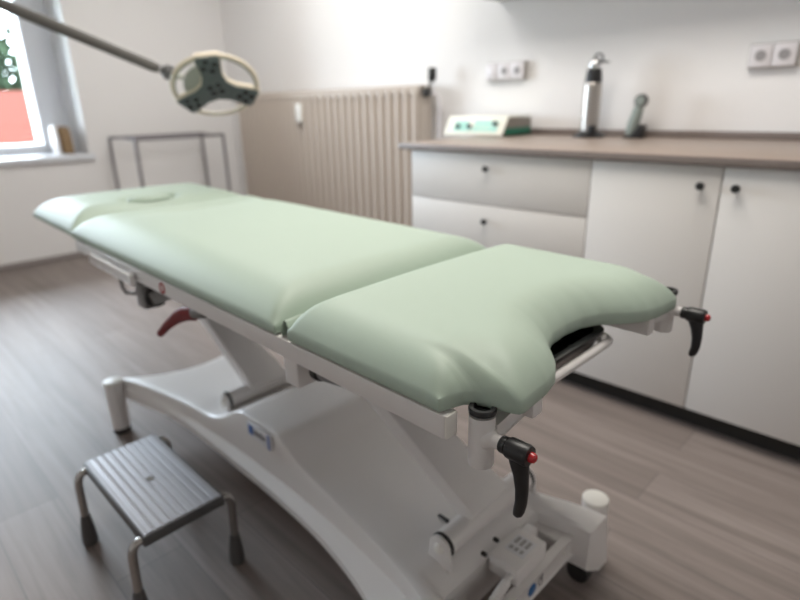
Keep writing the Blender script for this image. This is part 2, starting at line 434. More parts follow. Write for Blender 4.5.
# red release lever
lv = MB()
pts = [(.255, -.318, .657), (.215, -.32, .648), (.17, -.322, .628), (.11, -.324, .592), (.062, -.325, .558)]
wd = [.017, .018, .016, .012, .010]
vs = []; fs = []
for i, p in enumerate(pts):
    p = Vector(p); d = (Vector(pts[min(i + 1, 4)]) - Vector(pts[max(i - 1, 0)])).normalized(); s = Vector((0, 1, 0)); u = d.cross(s)
    for k in range(12):
        a = 2 * PI * k / 12; vs.append(p + s * .010 * math.cos(a) + u * wd[i] * math.sin(a))
for i in range(4):
    for k in range(12): fs.append((i * 12 + k, i * 12 + (k + 1) % 12, (i + 1) * 12 + (k + 1) % 12, (i + 1) * 12 + k))
fs.append(tuple(range(12))); fs.append(tuple(range(48, 60)))
lv.add(vs, fs); lvo = lv.build('release_lever', 'darkred', couch)
MB().cyl((.250, -.316, .657), (.285, -.306, .664), .014, n=16, bev=.002).build('collar', 'gmetal', lvo)
# drop bracket and actuator near mid length
MB().box((.572, -.300, .592), (.614, -.240, .672), .003).build('drop_bracket', 'white', couch)
ac = MB(); ac.cyl((.642, -.272, .635), (.655, -.272, .635), .022, n=18); aco = ac.build('actuator_cap', 'rubber', couch)
MB().cyl((.654, -.272, .635), (.80, -.255, .642), .019, n=18, bev=.003).build('actuator_tube', 'gmetal', couch)

# lifting arms, each on its own floor axle
def lift_arm(x, z, yl, yr, xt, yrt):
    dx = x - xt; zt2 = z + dx * .61
    th = .042
    d = Vector((-dx, 0, dx * .61)).normalized(); nrm = Vector((d.z, 0, -d.x))   # towards foot end / up
    if nrm.z < 0: nrm = -nrm
    P = Vector((x, 0, z)) ; Q = Vector((xt, 0, zt2))
    vs = []
    for base, ya, yb in ((P, yl, yr), (Q, yl, yrt)):
        for off in (0, -th):
            for y in (ya, yb): vs.append((base.x + nrm.x * off, y, base.z + nrm.z * off))
    bm = bmesh.new(); bv = [bm.verts.new(v) for v in vs]
    for f in ((0, 1, 3, 2), (4, 6, 7, 5), (0, 4, 5, 1), (2, 3, 7, 6), (0, 2, 6, 4), (1, 5, 7, 3)): bm.faces.new([bv[i] for i in f])
    bmesh.ops.recalc_face_normals(bm, faces=bm.faces)
    bmesh.ops.bevel(bm, geom=list(bm.edges), offset=.004, segments=2, profile=.5, affect='EDGES')
    return MB().addbm(bm)
lift_arm(.835, .275, -.048, .085, .225, -.015).build('lifting_arm', 'shell', couch)
lift_arm(-.02, .268, -.048, .085, -.63, -.015).build('lifting_arm', 'shell', couch)
def axle(x, z, zb):
    a = MB(); a.cyl((x, -.118, z), (x, .175, z), .027, n=28, bev=.003)
    ao = a.build('axle_tube', 'white', couch)
    for s, y in ((-1, -.128), (1, .186)):
        MB().cyl((x, y + (.004 if s < 0 else -.012), z), (x, y + (.012 if s < 0 else -.004), z), .0275, n=24).build('bearing_ring', 'rubber', ao)
        arc = [(.026 * math.cos(t), .026 * math.sin(t)) for t in np.linspace(0, PI, 13)]
        poly = [(-.032, zb - z)] + [(.032, zb - z)] + arc
        bk = MB().prism([(p[0], p[1]) for p in poly], (x, y + .004, z), (1, 0, 0), (0, 0, 1), .008, .001).build('axle_bracket', 'white', ao)
        MB().sphere((x, y - .004 if s < 0 else y + .004, z), .0125, (1, .7, 1)).build('bolt_cap', 'cap', bk)
    return ao
axle(.812, .236, .192); axle(-.055, .238, .196)

# base shell, lofted along its length
ST = [(-.560, .192, .250, .262, .130), (-.53, .197, .246, .254, .126), (-.45, .199, .226, .234, .122), (-.30, .200, .195, .206, .128), (-.15, .206, .176, .192, .124),
      (-.08, .206, .174, .190, .12), (-.03, .215, .170, .189, .118), (.02, .236, .166, .188, .117), (.06, .262, .165, .188, .116), (.10, .287, .164, .188, .116),
      (.135, .296, .163, .188, .116), (.20, .298, .163, .188, .116), (.295, .298, .163, .190, .116), (.325, .294, .163, .191, .116), (.355, .272, .164, .192, .116),
      (.385, .253, .165, .193, .116), (.46, .238, .167, .197, .116), (.545, .228, .172, .204, .114), (.65, .216, .180, .220, .108), (.757, .206, .192, .244, .095),
      (.85, .201, .212, .272, .088), (.93, .190, .255, .290, .058), (.988, .176, .275, .300, .022)]
ST = np.array(ST)
xs = np.concatenate([np.linspace(ST[0, 0], ST[-1, 0], 150)])
cols = [np.interp(xs, ST[:, 0], ST[:, k]) for k in range(1, 5)]
for ci in range(4):
    v = cols[ci]
    for _ in range(5 if ci == 0 else 14):
        a = v.copy(); a[1:-1] = (v[:-2] + 2 * v[1:-1] + v[2:]) / 4; v = a
    cols[ci] = v
YCB = -.012
def skirt(x, y, zb):          # the wing ends reach lower towards their outer corners
    return zb + .055 * max(0., min(1., (.262 - abs(y)) / .08)) * max(0., min(1., (x - .84) / .08))
tops = [-1, -.985, -.95, -.85, -.78, -.74, -.70, -.66, -.62, -.58, -.5, -.25, 0, .25, .5, .58, .62, .66, .70, .74, .78, .85, .95, .985, 1]
vs = []; fs = []
def warp(x, y, w_):
    q = min(1, abs(y) / w_)
    h = .115 * max(0, min(1, (-.2 - x) / .36)) ** 1.5 * (1 - q ** 2)
    e = max(0., min(1., (.195 - abs(y)) / .028)); e = e * e * (3 - 2 * e)
    f = -.125 * max(0, min(1, (x - .72) / .265)) ** 1.3 * e
    return x + h + f
per = None
for i, x in enumerate(xs):
    zt2, yt, yb, zb = [c[i] for c in cols]
    row = []
    fz = min(.158, zt2 - .02); taper = max(0., min(1., (x + .42) / .25))     # the lower flange runs out at the head end
    yfl = yb + (yt + .001 - yb) * taper
    # near side bottom -> near wall -> top -> far wall -> bottom
    prof = [(-(yb - .03), zb), (-yb, zb), (-yb, zb + .022), (-yfl, max(fz, zb + .03)), (-(yt + .0005), fz + .5 * (zt2 - fz))]
    for t in tops:
        edge = .010 * (abs(t) > .99) + .003 * (.98 < abs(t) < .99)
        prof.append((t * yt, zt2 - edge))
    prof += [(yt + .0005, fz + .5 * (zt2 - fz)), (yfl, max(fz, zb + .03)), (yb, zb + .022), (yb, zb), (yb - .03, zb)] + [(t * (yb - .035), skirt(x, t * (yb - .035), zb)) for t in reversed(tops)]
    for y, z in prof: row.append((warp(x, y, max(yt, .2)), y + YCB, z))
    per = len(row); vs += row
n = len(xs)
for i in range(n - 1):
    for k in range(per):
        k2 = (k + 1) % per; fs.append((i * per + k, (i + 1) * per + k, (i + 1) * per + k2, i * per + k2))
bs = MB(); bs.add(vs, fs)
# end walls: strips between the top points and the bottom edge
for i0 in (0, n - 1):
    a = i0 * per; zb = cols[3][i0]; ids = list(range(a, a + per))
    topi = ids[1:len(tops) + 9]
    nb = len(bs.v)
    bs.v += [(bs.v[k][0], bs.v[k][1], skirt(xs[i0], bs.v[k][1] - YCB, zb)) for k in topi]
    for q in range(len(topi) - 1): bs.f.append((topi[q], topi[q + 1], nb + q + 1, nb + q))
bs.build('base_shell', 'shell', couch, 32)
# feet, castors
for (x, y, hf) in ((-.545, -.292, .192), (-.545, .272, .192), (.940, -.318, .170), (.940, .300, .170)):
    ft = MB().cyl((x, y, .02), (x, y, hf), .030, n=28).build('foot_post', 'shell', couch)
    MB().cyl((x, y, hf - .002), (x, y, hf + .008), .031, n=28, bev=.003).build('foot_cap', 'cap', ft)
    MB().cyl((x, y, 0), (x, y, .022), .028, .029, n=28, bev=.002).build('rubber_foot', 'rubber', ft)
for y in (-.235, .215):
    MB().cyl((.955, y - .014, .028), (.955, y + .014, .028), .028, n=24, bev=.005).build('castor', 'rubber', couch)
# small fixings on the base
for (x, y, l) in ((.742, -.035, .030), (.86, .0, .013), (.865, -.05, .013), (.70, .075, .022)):
    z = float(np.interp(x, ST[:, 0], ST[:, 1]))
    MB().box((x - l / 2, y - .004, z - .004), (x + l / 2, y + .004, z + .004), .0015).build('cable_slot', 'rubber', couch)
# maker's plate on the near side of the hump: blue block, grey print, blue bar
def side_y(x):
    return YCB - float(np.interp(x, xs, cols[1])) - .0085
x0, x1 = .178, .288
yq = side_y(.23)
plate = MB().box((x0, yq - .0025, .247), (x1, yq + .004, .293), .001).build('maker_plate', 'label', couch)
MB().box((x0 + .006, yq - .004, .259), (x0 + .030, yq - .002, .287), .0008).build('blue_logo_block', 'bluetag', plate)
MB().box((x1 - .012, yq - .004, .249), (x1 - .002, yq - .002, .291), .0008).build('blue_bar', 'bluetag', plate)
gl = MB()
for k in range(4): gl.box((x0 + .038 + k * .013, yq - .004, .264 + .002 * (k % 2)), (x0 + .047 + k * .013, yq - .002, .281 - .003 * (k % 2)), .0008)
gl.build('print_mark', 'glyph', plate)
# control box, foot switch bar, cable
bx = MB(); bx.box((.868, -.040, .152), (.942, .072, .197), .006); bx.box((.872, .070, .165), (.90, .105, .187), .004)
bxo = bx.build('control_box', 'shell', couch)
lb = MB().box((.884, -.005, .1968), (.930, .050, .1978), .0005).build('box_label', 'label', bxo)
g2 = MB()
for k in range(3): g2.box((.889 + .013 * k, .022, .1977), (.897 + .013 * k, .044, .1982), 0)
for k in range(3): g2.box((.889 + .013 * k, .002, .1977), (.898 + .012 * k, .013, .1982), 0)
g2.build('label_mark', 'softprint', lb)
br_ = MB(); br_.beam((.944, -.20, .127), (.944, .172, .127), .014, .052, bev=.004)
bro = br_.build('foot_switch_bar', 'white', couch)
MB().box((.86, .135, .108), (.940, .172, .150), .006, 3).build('bar_arm', 'shell', couch)
zc = .124
MB().lathe([(.0145, 0), (.0145, .0015), (.012, .002)], (.9505, .004, zc), (1, 0, 0), 28).build('blue_round_sign', 'blue', bro)
hd = MB()
hd.tube([(.9515, .036 + .0075 * math.cos(a), zc + .011 * math.sin(a)) for a in np.linspace(0, 2 * PI, 20, False)], .0010, 6, closed=True)
hd.tube([(.9515, .038, zc + .002), (.9515, .041, zc + .012), (.9515, .044, zc + .015)], .0016, 6)
hd.build('hand_sign', 'glyph', bro)
MB().sphere((.951, .135, zc + .004), .005, (.4, 1, 1)).build('screw', 'cap', bro)
cbl = MB(); path = []; rs = []
P0, P1, P2, P3 = Vector((.925, -.038, .176)), Vector((.930, -.075, .176)), Vector((.930, -.11, .160)), Vector((.927, -.18, .135))
for k in range(61):
    t = k / 60; q = 1 - t
    path.append(P0 * q ** 3 + P1 * 3 * q * q * t + P2 * 3 * q * t * t + P3 * t ** 3)
    rs.append((.0065 if t < .18 else .0092 + .0012 * (k % 4 < 2)))
cbl.tube(path, rs, 14); cbl.build('corrugated_cable', 'white', bxo)

# leg holder clamps at both corners of the foot end
def clamp(s, x, y, zlo, zhi, out, name):
    """s = -1 near corner, +1 far corner"""
    soc = MB(); soc.lathe([(.016, zlo), (.0175, zlo), (.018, zlo + .002), (.018, zhi - .012), (.018, zhi - .012), (.0125, zhi - .011), (.0125, zlo + .01)], (x, y, 0), (0, 0, 1), 36)
    so = soc.build('clamp_socket', 'white', couch)
    ring = MB().lathe([(.0115, zhi - .008), (.0188, zhi - .008), (.0192, zhi - .002), (.018, zhi), (.0125, zhi), (.0115, zhi - .002), (.0115, zhi - .007)], (x, y, 0), (0, 0, 1), 36)
    ring.build('black_collar', 'black', so)
    MB().cyl((x, y, zhi - .03), (x, y, zhi - .022), .0128, n=24).build('bore', 'tray', so)
    zb = zlo + (.045 if s < 0 else .046)
    MB().lathe([(.0165, .010), (.015, .016), (.011, .020), (.0098, .022), (.0098, .034)], (x, y, zb), (1, 0, 0), 28).build('pivot_boss', 'white', so)
    hx = x + .032
    h = MB(); h.lathe([(.0105, 0), (.0118, .002), (.0118, .009), (.011, .0095), (.011, .0105), (.0135, .0115), (.0145, .014), (.0145, .040), (.0130, .0435), (.007, .044)], (hx, y, zb), (1, 0, 0), 28)
    ho = h.build('lever_hub', 'black', so)
    ll = .100 if s < 0 else .086
    lp = [(.026, .004, .0150, .0110), (.028, -.16 * ll, .0140, .0112), (.032, -.34 * ll, .0110, .0095), (.0345, -.55 * ll, .0092, .0082), (.0345, -.75 * ll, .0084, .0075), (.032, -.90 * ll, .0080, .0072), (.0305, -.965 * ll, .0068, .006), (.0300, -ll, .003, .003)]
    vs = []; fs = []
    for px, pz, a_, b_ in lp:
        for k in range(16):
            an = 2 * PI * k / 16; vs.append((hx + px + a_ * math.cos(an), y + b_ * math.sin(an), zb + pz))
    for i in range(len(lp) - 1):
        for k in range(16): fs.append((i * 16 + k, i * 16 + (k + 1) % 16, (i + 1) * 16 + (k + 1) % 16, (i + 1) * 16 + k))
    fs.append(tuple(range(16))); fs.append(tuple(range((len(lp) - 1) * 16, len(lp) * 16)))
    m2 = MB(); m2.add(vs, fs)
    m2.build('clamp_lever', 'black', so)
    MB().lathe([(.0070, .040), (.0070, .047), (.006, .0505), (.003, .0525)], (hx, y, zb), (1, 0, 0), 24).build('red_button', 'red', so)
    # support bar under the cushion lobe and the stub that carries the socket
    yb = y - s * .092
    MB().box((.93, yb - .013, .662), (1.045, yb + .013, .699), .003).build('support_bar', 'white', couch)
    MB().beam((x - .002, y - s * .018, zb + .002), (x - .002, yb + s * .012, zb + .012), .03, .026, bev=.003).build('socket_stub', 'white', so)
clamp(-1, 1.015, -.281, .618, .706, 1, 'near')
clamp(1, 1.034, .304, .641, .728, 1, 'far')

# black drip tray in the foot cut-out and its tubular front bar
tr = MB(); tx0, tx1, ty0, ty1 = .74, .998, -.150, .138; rr = .035
def rrect(x0, x1, y0, y1, r, n=6):
    o = []
    for cx_, cy_, a0 in ((x1 - r, y1 - r, 0), (x0 + r, y1 - r, PI / 2), (x0 + r, y0 + r, PI), (x1 - r, y0 + r, 1.5 * PI)):
        for k in range(n + 1): a = a0 + PI / 2 * k / n; o.append((cx_ + r * math.cos(a), cy_ + r * math.sin(a)))
    return o
loops = [(0, .0, .700), (.004, .0, .698), (0, .0, .688), (.008, .0, .684), (.012, .0, .655), (.022, .0, .648)]
outer = [rrect(tx0 + i, tx1 - i, ty0 + i, ty1 - i, rr) for i in (.008, 0, 0, .006, .014, .03)]
zs = [.690, .688, .682, .676, .652, .646]
inner = [rrect(tx0 + i, tx1 - i, ty0 + i, ty1 - i, rr) for i in (.040, .022, .014)]
zi = [.652, .660, .688]
allr = list(zip(outer[::-1], zs[::-1])) + list(zip(inner[::-1], zi[::-1]))
vs = []; fs = []; nn = len(outer[0])
for lp_, z in allr: vs += [(x, y, z) for x, y in lp_]
for i in range(len(allr) - 1):
    for k in range(nn): fs.append((i * nn + k, i * nn + (k + 1) % nn, (i + 1) * nn + (k + 1) % nn, (i + 1) * nn + k))
fs.append(tuple(reversed(range(nn)))); fs.append(tuple(range((len(allr) - 1) * nn, len(allr) * nn)))
tr.add(vs, fs); tro = tr.build('drip_tray', 'tray', couch, 40)
zt_b = .662
fb = MB(); fb.tube([(.80, ty0 - .03, zt_b), (.965, ty0 - .03, zt_b), (.988, ty0 - .026, zt_b), (.999, ty0 - .008, zt_b), (1.001, ty0 + .02, zt_b), (1.001, ty1 - .02, zt_b), (.999, ty1 - .006, zt_b), (.988, ty1 + .004, zt_b), (.965, ty1 + .007, zt_b), (.80, ty1 + .007, zt_b)], .0085, 16)
fb.build('tray_bar', 'white', couch)
MB().box((.986, ty1 - .030, .662), (.998, ty1 - .012, .680), .002).build('tray_bracket', 'cap', couch)
for y in (-.105, .09):
    MB().box((.73, y - .01, .644), (.975, y + .01, .652), .001).build('tray_runner', 'gmetal', couch)

# ------------------------------------------------------------------ step stool
SX0, SX1, SY0, SY1, SZ = -1.440, -1.066, -2.443, -2.262, .237
SC = ((SX0 + SX1) / 2, (SY0 + SY1) / 2)
stool = thing('step_stool', 'low grey step stool with ribbed top on rubber feet in front of the couch', 'step stool', (SC[0], SC[1], 0))
hx_, hy_ = (SX1 - SX0) / 2, (SY1 - SY0) / 2
def stool_top_mat():
    m = mat('ribbed_aluminium', (.44, .44, .47), .42, .35, .5, 0, .04, 30)
    return m
M['stool_top'] = stool_top_mat()
tp = MB(); nr = 9; vs = []; fs = []; rowz = []
ylist = []
for k in range(nr):
    a = -hy_ + .006 + (2 * hy_ - .012) * k / nr; b = -hy_ + .006 + (2 * hy_ - .012) * (k + 1) / nr; w_ = b - a
    ylist += [(a, 0.), (a + w_ * .20, .0020), (a + w_ * .80, .0020)]
ylist.append((hy_ - .006, 0.))
prof = [(-hy_, -.006), (-hy_ + .002, -.001)] + ylist + [(hy_ - .002, -.001), (hy_, -.006)]
for x in (-hx_, hx_):
    for y, z in prof: vs.append((x, y, SZ - .003 + z))
np_ = len(prof)
for k in range(np_ - 1): fs.append((k, np_ + k, np_ + k + 1, k + 1))
for x in (-hx_, hx_):
    for y, z in prof: vs.append((x, y, SZ - .012))
for k in range(np_ - 1): fs.append((2 * np_ + k, 2 * np_ + k + 1, 3 * np_ + k + 1, 3 * np_ + k))
for e in (0, 1):
    for k in range(np_ - 1): fs.append((e * np_ + k, e * np_ + k + 1, 2 * np_ + e * np_ + k + 1, 2 * np_ + e * np_ + k))
for k in (0, np_ - 1): fs.append((k, np_ + k, 3 * np_ + k, 2 * np_ + k))
tp.add(vs, fs); tpo = tp.build('step_plate', 'stool_top', stool, 20)
MB().lathe([(.004, 0), (.009, .001), (.0095, .002), (.004, .002), (.0035, .001)], (.005, .0, SZ - .0018), (0, 0, 1), 20).build('centre_rosette', 'stool_leg', tpo)
sk = MB(); t_ = .003
sk.box((-hx_ - t_, -hy_ - t_, SZ - .030), (-hx_, hy_ + t_, SZ - .006), .001); sk.box((hx_, -hy_ - t_, SZ - .030), (hx_ + t_, hy_ + t_, SZ - .006), .001)
sk.box((-hx_, -hy_ - t_, SZ - .030), (hx_, -hy_, SZ - .006), .001); sk.box((-hx_, hy_, SZ - .030), (hx_, hy_ + t_, SZ - .006), .001)
sk.build('edge_apron', 'stool_edge', stool)
for sx in (-1, 1):
    for sy in (-1, 1):
        fxp = sx * hx_ + (.0 if sx < 0 else -.03); fyp = sy * (hy_ + .028)
        x_ = sx * (hx_ - .012)
        a = Vector((x_, sy * (hy_ - .03), SZ - .020)); b = Vector((x_, sy * (hy_ + .004), SZ - .020)); c = Vector((x_ + (fxp - x_) * .1, sy * (hy_ + .026), SZ - .052)); d = Vector((fxp, fyp, .012))
        path = [a]
        for k in range(9):
            t = k / 8; q = 1 - t
            path.append(b * q * q + Vector((x_, sy * (hy_ + .024), SZ - .020)) * 2 * q * t + c * t * t)
        path.append(d)
        lg = MB().tube(path, .0098, 16).build('leg', 'stool_leg', stool)
        dv = (d - c).normalized()
        MB().tube([d + (c - d) * .46, d + (c - d) * .40, d + (c - d) * .16, d + (c - d) * .05, Vector((d.x, d.y, .006)), Vector((d.x, d.y, 0))], [.0105, .0125, .0175, .019, .019, .0175], 20).build('rubber_foot', 'stool_foot', lg)

# ------------------------------------------------------------------ kitchen run
CD, FY, CZ, CT = .873, -.853, .92, .026
ZB, ZT = .081, .893
def knob(parent, x, z, ox, mk='black'):
    MB().lathe([(.005, 0), (.005, .010), (.0085, .016), (.0125, .020), (.0125, .024), (.010, .0265)], (x - ox, FY, z), (0, -1, 0), 20).build('knob', 'black', parent)
def cabinet(x0, x1, label):
    t = thing('base_cabinet', label, 'cabinet', ((x0 + x1) / 2, 0, 0))
    ox = (x0 + x1) / 2
    b = MB(); b.box((x0 - ox, FY + .020, ZB), (x1 - ox, -.004, CZ - CT), .001)
    b.build('carcass', 'seam', t)
    MB().box((x0 - ox, FY + .055, 0), (x1 - ox, FY + .071, ZB), 0).build('plinth', 'plinth', t)
    return t, ox
X1c, X2c, XLc = -.920, -.504, -1.780
t, ox = cabinet(XLc, X1c, 'white drawer cabinet with two black knobs under the worktop end')
MB().box((XLc - ox - .0005, FY + .001, ZB), (XLc - ox + .016, -.004, CZ - CT - .001), .001).build('side_panel', 'cab', t)
g = .002
for z0, z1, zk in ((.690, ZT - .002, .835), (.470, .686, .622), (ZB, .466, .40)):
    d = MB().box((XLc - ox + g, FY, z0), (X1c - ox - g, FY + .019, z1), .0015).build('drawer', 'cab', t)
    knob(d, -1.358, zk, ox)
t, ox = cabinet(X1c + .001, -.087, 'white double door cabinet with two black knobs below the right half of worktop')
for x0, x1, kx in ((X1c, X2c, -.557), (X2c, -.087, -.460)):
    d = MB().box((x0 - ox + g, FY, ZB), (x1 - ox - g, FY + .019, ZT - .002), .0015).build('door', 'cab', t)
    knob(d, kx, .833, ox)
wt = thing('worktop', 'taupe wood grain worktop running along the back wall over white cabinets', 'worktop', (-.93, 0, CZ - CT))
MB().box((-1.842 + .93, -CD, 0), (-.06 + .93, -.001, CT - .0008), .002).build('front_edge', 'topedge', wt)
MB().box((-1.8405 + .93, -CD + .0015, CT - .001), (-.0615 + .93, -.001, CT + .0002), .0005).build('top_surface', 'top', wt)
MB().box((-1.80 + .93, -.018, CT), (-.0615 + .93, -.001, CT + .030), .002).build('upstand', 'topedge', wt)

wc = thing('wall_mounted_cabinet', 'wall cabinet of which only the grey underside corner shows above the worktop', 'wall cabinet', (-1.2, 0, 1.585))
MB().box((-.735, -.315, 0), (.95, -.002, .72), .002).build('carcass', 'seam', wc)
for x0, x1 in ((-.735, -.176), (-.172, .386), (.390, .95)):
    MB().box((x0, -.334, 0), (x1, -.316, .72), .0015).build('door', 'cab', wc)

# sockets
def sockets(x0, z0, pattern, label, w_=.0805, h=.083, dp=.035):
    t = thing('socket_strip', label, 'wall sockets', (x0, 0, z0))
    n = len(pattern)
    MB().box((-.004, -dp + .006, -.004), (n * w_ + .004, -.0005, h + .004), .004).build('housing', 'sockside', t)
    for k, kind in enumerate(pattern):
        xx = k * w_
        f = MB().box((xx + .001, -dp - .002, 0), (xx + w_ - .001, -dp + .008, h), .004).build('frame', 'sockw', t)
        if kind == 's':
            MB().lathe([(.0215, 0), (.0225, .0015), (.0205, .003), (.0195, .0005)], (xx + w_ / 2, -dp - .001, h / 2), (0, -1, 0), 28).build('socket_ring', 'sockw', f)
            MB().cyl((xx + w_ / 2, -dp - .0015, h / 2), (xx + w_ / 2, -dp - .0024, h / 2), .0195, n=28).build('socket_well', 'sockd', f)
        else:
            MB().box((xx + .012, -dp - .006, .014), (xx + w_ - .012, -dp - .001, h - .014), .003).build('rocker', 'sockw', f)
    return t
sockets(-1.985, 1.200, 'rss', 'white wall unit of one switch and two sockets above the mint panel box')
sockets(-.703, 1.195, 'ss', 'white double wall socket at the right edge, above the door cabinet')

# mint panel control device
dv = thing('electrotherapy_unit', 'cream box with mint control panel and black knobs at the worktop left end', 'medical device', (-1.86, -.15, CZ + .0004))
def dl(x, y, z): return (x + 1.86, y + .15, z)
L0, L1 = -2.045, -1.668
yb0, yb1, yt0, zt0 = -.315, -.045, -.262, .094
body = MB(); poly = [(yb0, .004), (yb1, .004), (yb1, zt0 - .006), (yt0 + .006, zt0), (yt0, zt0 - .004)]
body.prism([(y + .15, z) for y, z in poly], (L0 + 1.86 + .008, 0, 0), (0, 1, 0), (0, 0, 1), L1 - L0 - .016, .003)
bd = body.build('body', 'devside', dv)
# sloped front plate
fd = Vector((0, yt0 - yb0, zt0 - .004)).normalized(); fn = Vector((1, 0, 0)).cross(fd)     # faces front/up
fo = Vector((L0 + 1.86, yb0 + .15, .004)); fl_ = math.hypot(yt0 - yb0, zt0 - .004)
if fn.y > 0: fn = -fn
fp = MB(); fp.prism([(0, 0), (L1 - L0, 0), (L1 - L0 - .0, fl_ + .004), (.0, fl_ + .004)], fo, (1, 0, 0), fd, .006, .002)
fpo = fp.build('front_plate', 'devw', dv)
tpn = MB().box((L0 + 1.86 + .004, yt0 + .15, zt0 - .002), (L1 + 1.86 - .004, yb1 + .15 + .002, zt0 + .004), .002).build('lid', 'devw', dv)
def onf(u, v, o=.0): return fo + Vector((1, 0, 0)) * u + fd * v + fn * o
W_ = L1 - L0
for u0, u1, v0, v1, mk in ((.055, .150, .020, .078, 'devp'), (.150, .175, .022, .050, 'devp'), (.185, .335, .055, .080, 'devp'), (.185, .335, .020, .050, 'devp')):
    q = MB(); a = onf(u0, v0, .0062); q.prism([(0, 0), (u1 - u0, 0), (u1 - u0, v1 - v0), (0, v1 - v0)], a, (1, 0, 0), fd, .0012)
    nz = Vector((1, 0, 0)).cross(fd)
    if nz.dot(fn) < 0:
        q.v = [tuple(Vector(v) + fn * .0014) for v in q.v]
    q.build('control_field', mk, fpo)
for u, v in ((.085, .045), (.160, .045), (.317, .062)):
    MB().lathe([(.012, 0), (.012, .010), (.010, .014)], onf(u, v, .007), fn, 20).build('dial', 'black', fpo)
for k in range(5):
    MB().box(onf(.215 + .018 * k, .032, .0075) - Vector((.005, .001, .004)), onf(.215 + .018 * k, .032, .0075) + Vector((.005, .002, .004)), .001).build('key', 'lampcream', fpo)
MB().box((L1 + 1.86 - .009, yb0 + .15 + .035, .006), (L1 + 1.86 - .006, yb1 + .15 - .004, .040), .001).build('side_stripe', 'devg', dv)
for x in (-.14, .14):
    for y in (-.10, .07): MB().cyl((x, y, 0), (x, y, .006), .008, n=12).build('foot', 'rubber', dv)

# steel cylinder on stand
cx_, cy_ = -1.300, -.135
hc = thing('handle_charger', 'slim steel cylinder with black neck and chrome head on the black worktop stand', 'medical device', (cx_, cy_, CZ + .0005))
MB().lathe([(.070, 0), (.075, .004), (.074, .010), (.058, .014), (.050, .022), (.046, .03)], (0, 0, 0), (0, 0, 1), 32).build('stand', 'black', hc)
MB().box((.012, -.052, .012), (.05, -.03, .055), .006).build('stand_grip', 'black', hc)
MB().lathe([(.040, .028), (.040, .228), (.0385, .238), (.036, .241)], (0, 0, 0), (0, 0, 1), 36).build('cylinder', 'steel', hc)
MB().lathe([(.037, .238), (.0375, .255), (.033, .293), (.031, .300)], (0, 0, 0), (0, 0, 1), 32).build('neck', 'black', hc)
MB().lathe([(.026, .298), (.029, .310), (.028, .325), (.022, .338), (.010, .345)], (.002, 0, 0), (0, 0, 1), 28).build('chrome_head', 'chrome', hc)
hk = MB(); hk.tube([(.018 + .020 * math.cos(a), -.005, .342 + .020 * math.sin(a)) for a in np.linspace(0, 2 * PI, 24, False)], .0042, 10, closed=True)
hk.tube([(.034, -.005, .330), (.048, -.006, .326), (.072, -.008, .325)], [.006, .004, .003], 10)
hk.build('hook_loop', 'black', hc)

# handheld scope in its cradle
sx_, sy_ = -1.085, -.125
hh = thing('handheld_scope', 'sage grey handheld scope with round head leaning in a small black cradle', 'medical device', (sx_, sy_, CZ + .0005))
MB().prism([(-.045, 0), (.040, 0), (.040, .050), (.030, .062), (.018, .050), (-.01, .012), (-.045, .008)], (0, .028, 0), (1, 0, 0), (0, 0, 1), .056, .004).build('cradle', 'black', hh)
sc = MB(); ax = Vector((.24, .05, 1)).normalized()
p0 = Vector((-.024, -.004, .013))
sec = [(0, .018, .014), (.008, .023, .017), (.05, .027, .018), (.09, .025, .017), (.115, .023, .015), (.135, .019, .013)]
vs = []; fs = []; sd = ax.cross(Vector((0, 1, 0))).normalized(); dd = ax.cross(sd)
for h, a_, b_ in sec:
    for k in range(20):
        an = 2 * PI * k / 20; vs.append(p0 + ax * h + sd * a_ * math.cos(an) + dd * b_ * math.sin(an))
for i in range(len(sec) - 1):
    for k in range(20): fs.append((i * 20 + k, i * 20 + (k + 1) % 20, (i + 1) * 20 + (k + 1) % 20, (i + 1) * 20 + k))
fs.append(tuple(range(20))); fs.append(tuple(range(100, 120)))
sc.add(vs, fs); sc.build('handle', 'sage', hh)
hp = p0 + ax * .150
hd_ = MB().lathe([(.020, -.016), (.026, -.014), (.028, -.009), (.028, .011), (.025, .015)], hp, (0, -1, 0), 28).build('scope_head', 'sageedge', hh)
MB().lathe([(.019, .014), (.019, .0165), (.007, .0175)], hp, (0, -1, 0), 24).build('lens', 'sage', hd_)

# ------------------------------------------------------------------ radiator
RX0, RX1, RZ0, RZ1, RYF, RYB = -4.452, -2.376, .16, 1.190, -.165, -.035
NR = 28; pt = (RX1 - RX0) / NR
rad = thing('radiator', 'long beige ribbed radiator on the back wall beside the cabinets', 'radiator', ((RX0 + RX1) / 2, 0, RZ0))
rb = MB(); oxr = (RX0 + RX1) / 2
for k in range(NR):
    xc_ = RX0 + pt * (k + .5) - oxr; hw = pt * .29
    prof = [(xc_ + hw, RYB), (xc_ + hw, RYF + .02)] + [(xc_ + hw * math.cos(a), RYF + .02 - .020 * math.sin(a)) for a in np.linspace(.25, PI - .25, 8)] + [(xc_ - hw, RYF + .02), (xc_ - hw, RYB)]
    n_ = len(prof); vs = []; fs = []
    for z, ins in ((0, .012), (.012, 0), (RZ1 - RZ0 - .03, 0), (RZ1 - RZ0 - .010, .006), (RZ1 - RZ0, .022)):
        for x, y in prof: vs.append((x, y + (ins if y < -.1 else 0), z))
    for i in range(4):
        for q in range(n_): fs.append((i * n_ + q, i * n_ + (q + 1) % n_, (i + 1) * n_ + (q + 1) % n_, (i + 1) * n_ + q))
    fs.append(tuple(range(n_))); fs.append(tuple(range(4 * n_, 5 * n_))); rb.add(vs, fs)
rb.box((RX0 - oxr + .004, RYF + .028, .02), (RX1 - oxr - .002, RYB - .002, RZ1 - RZ0 - .012), .004)
rb.box((RX0 - oxr + .004, RYF + .012, RZ1 - RZ0 - .055), (RX1 - oxr - .002, RYB, RZ1 - RZ0 - .004), .006)
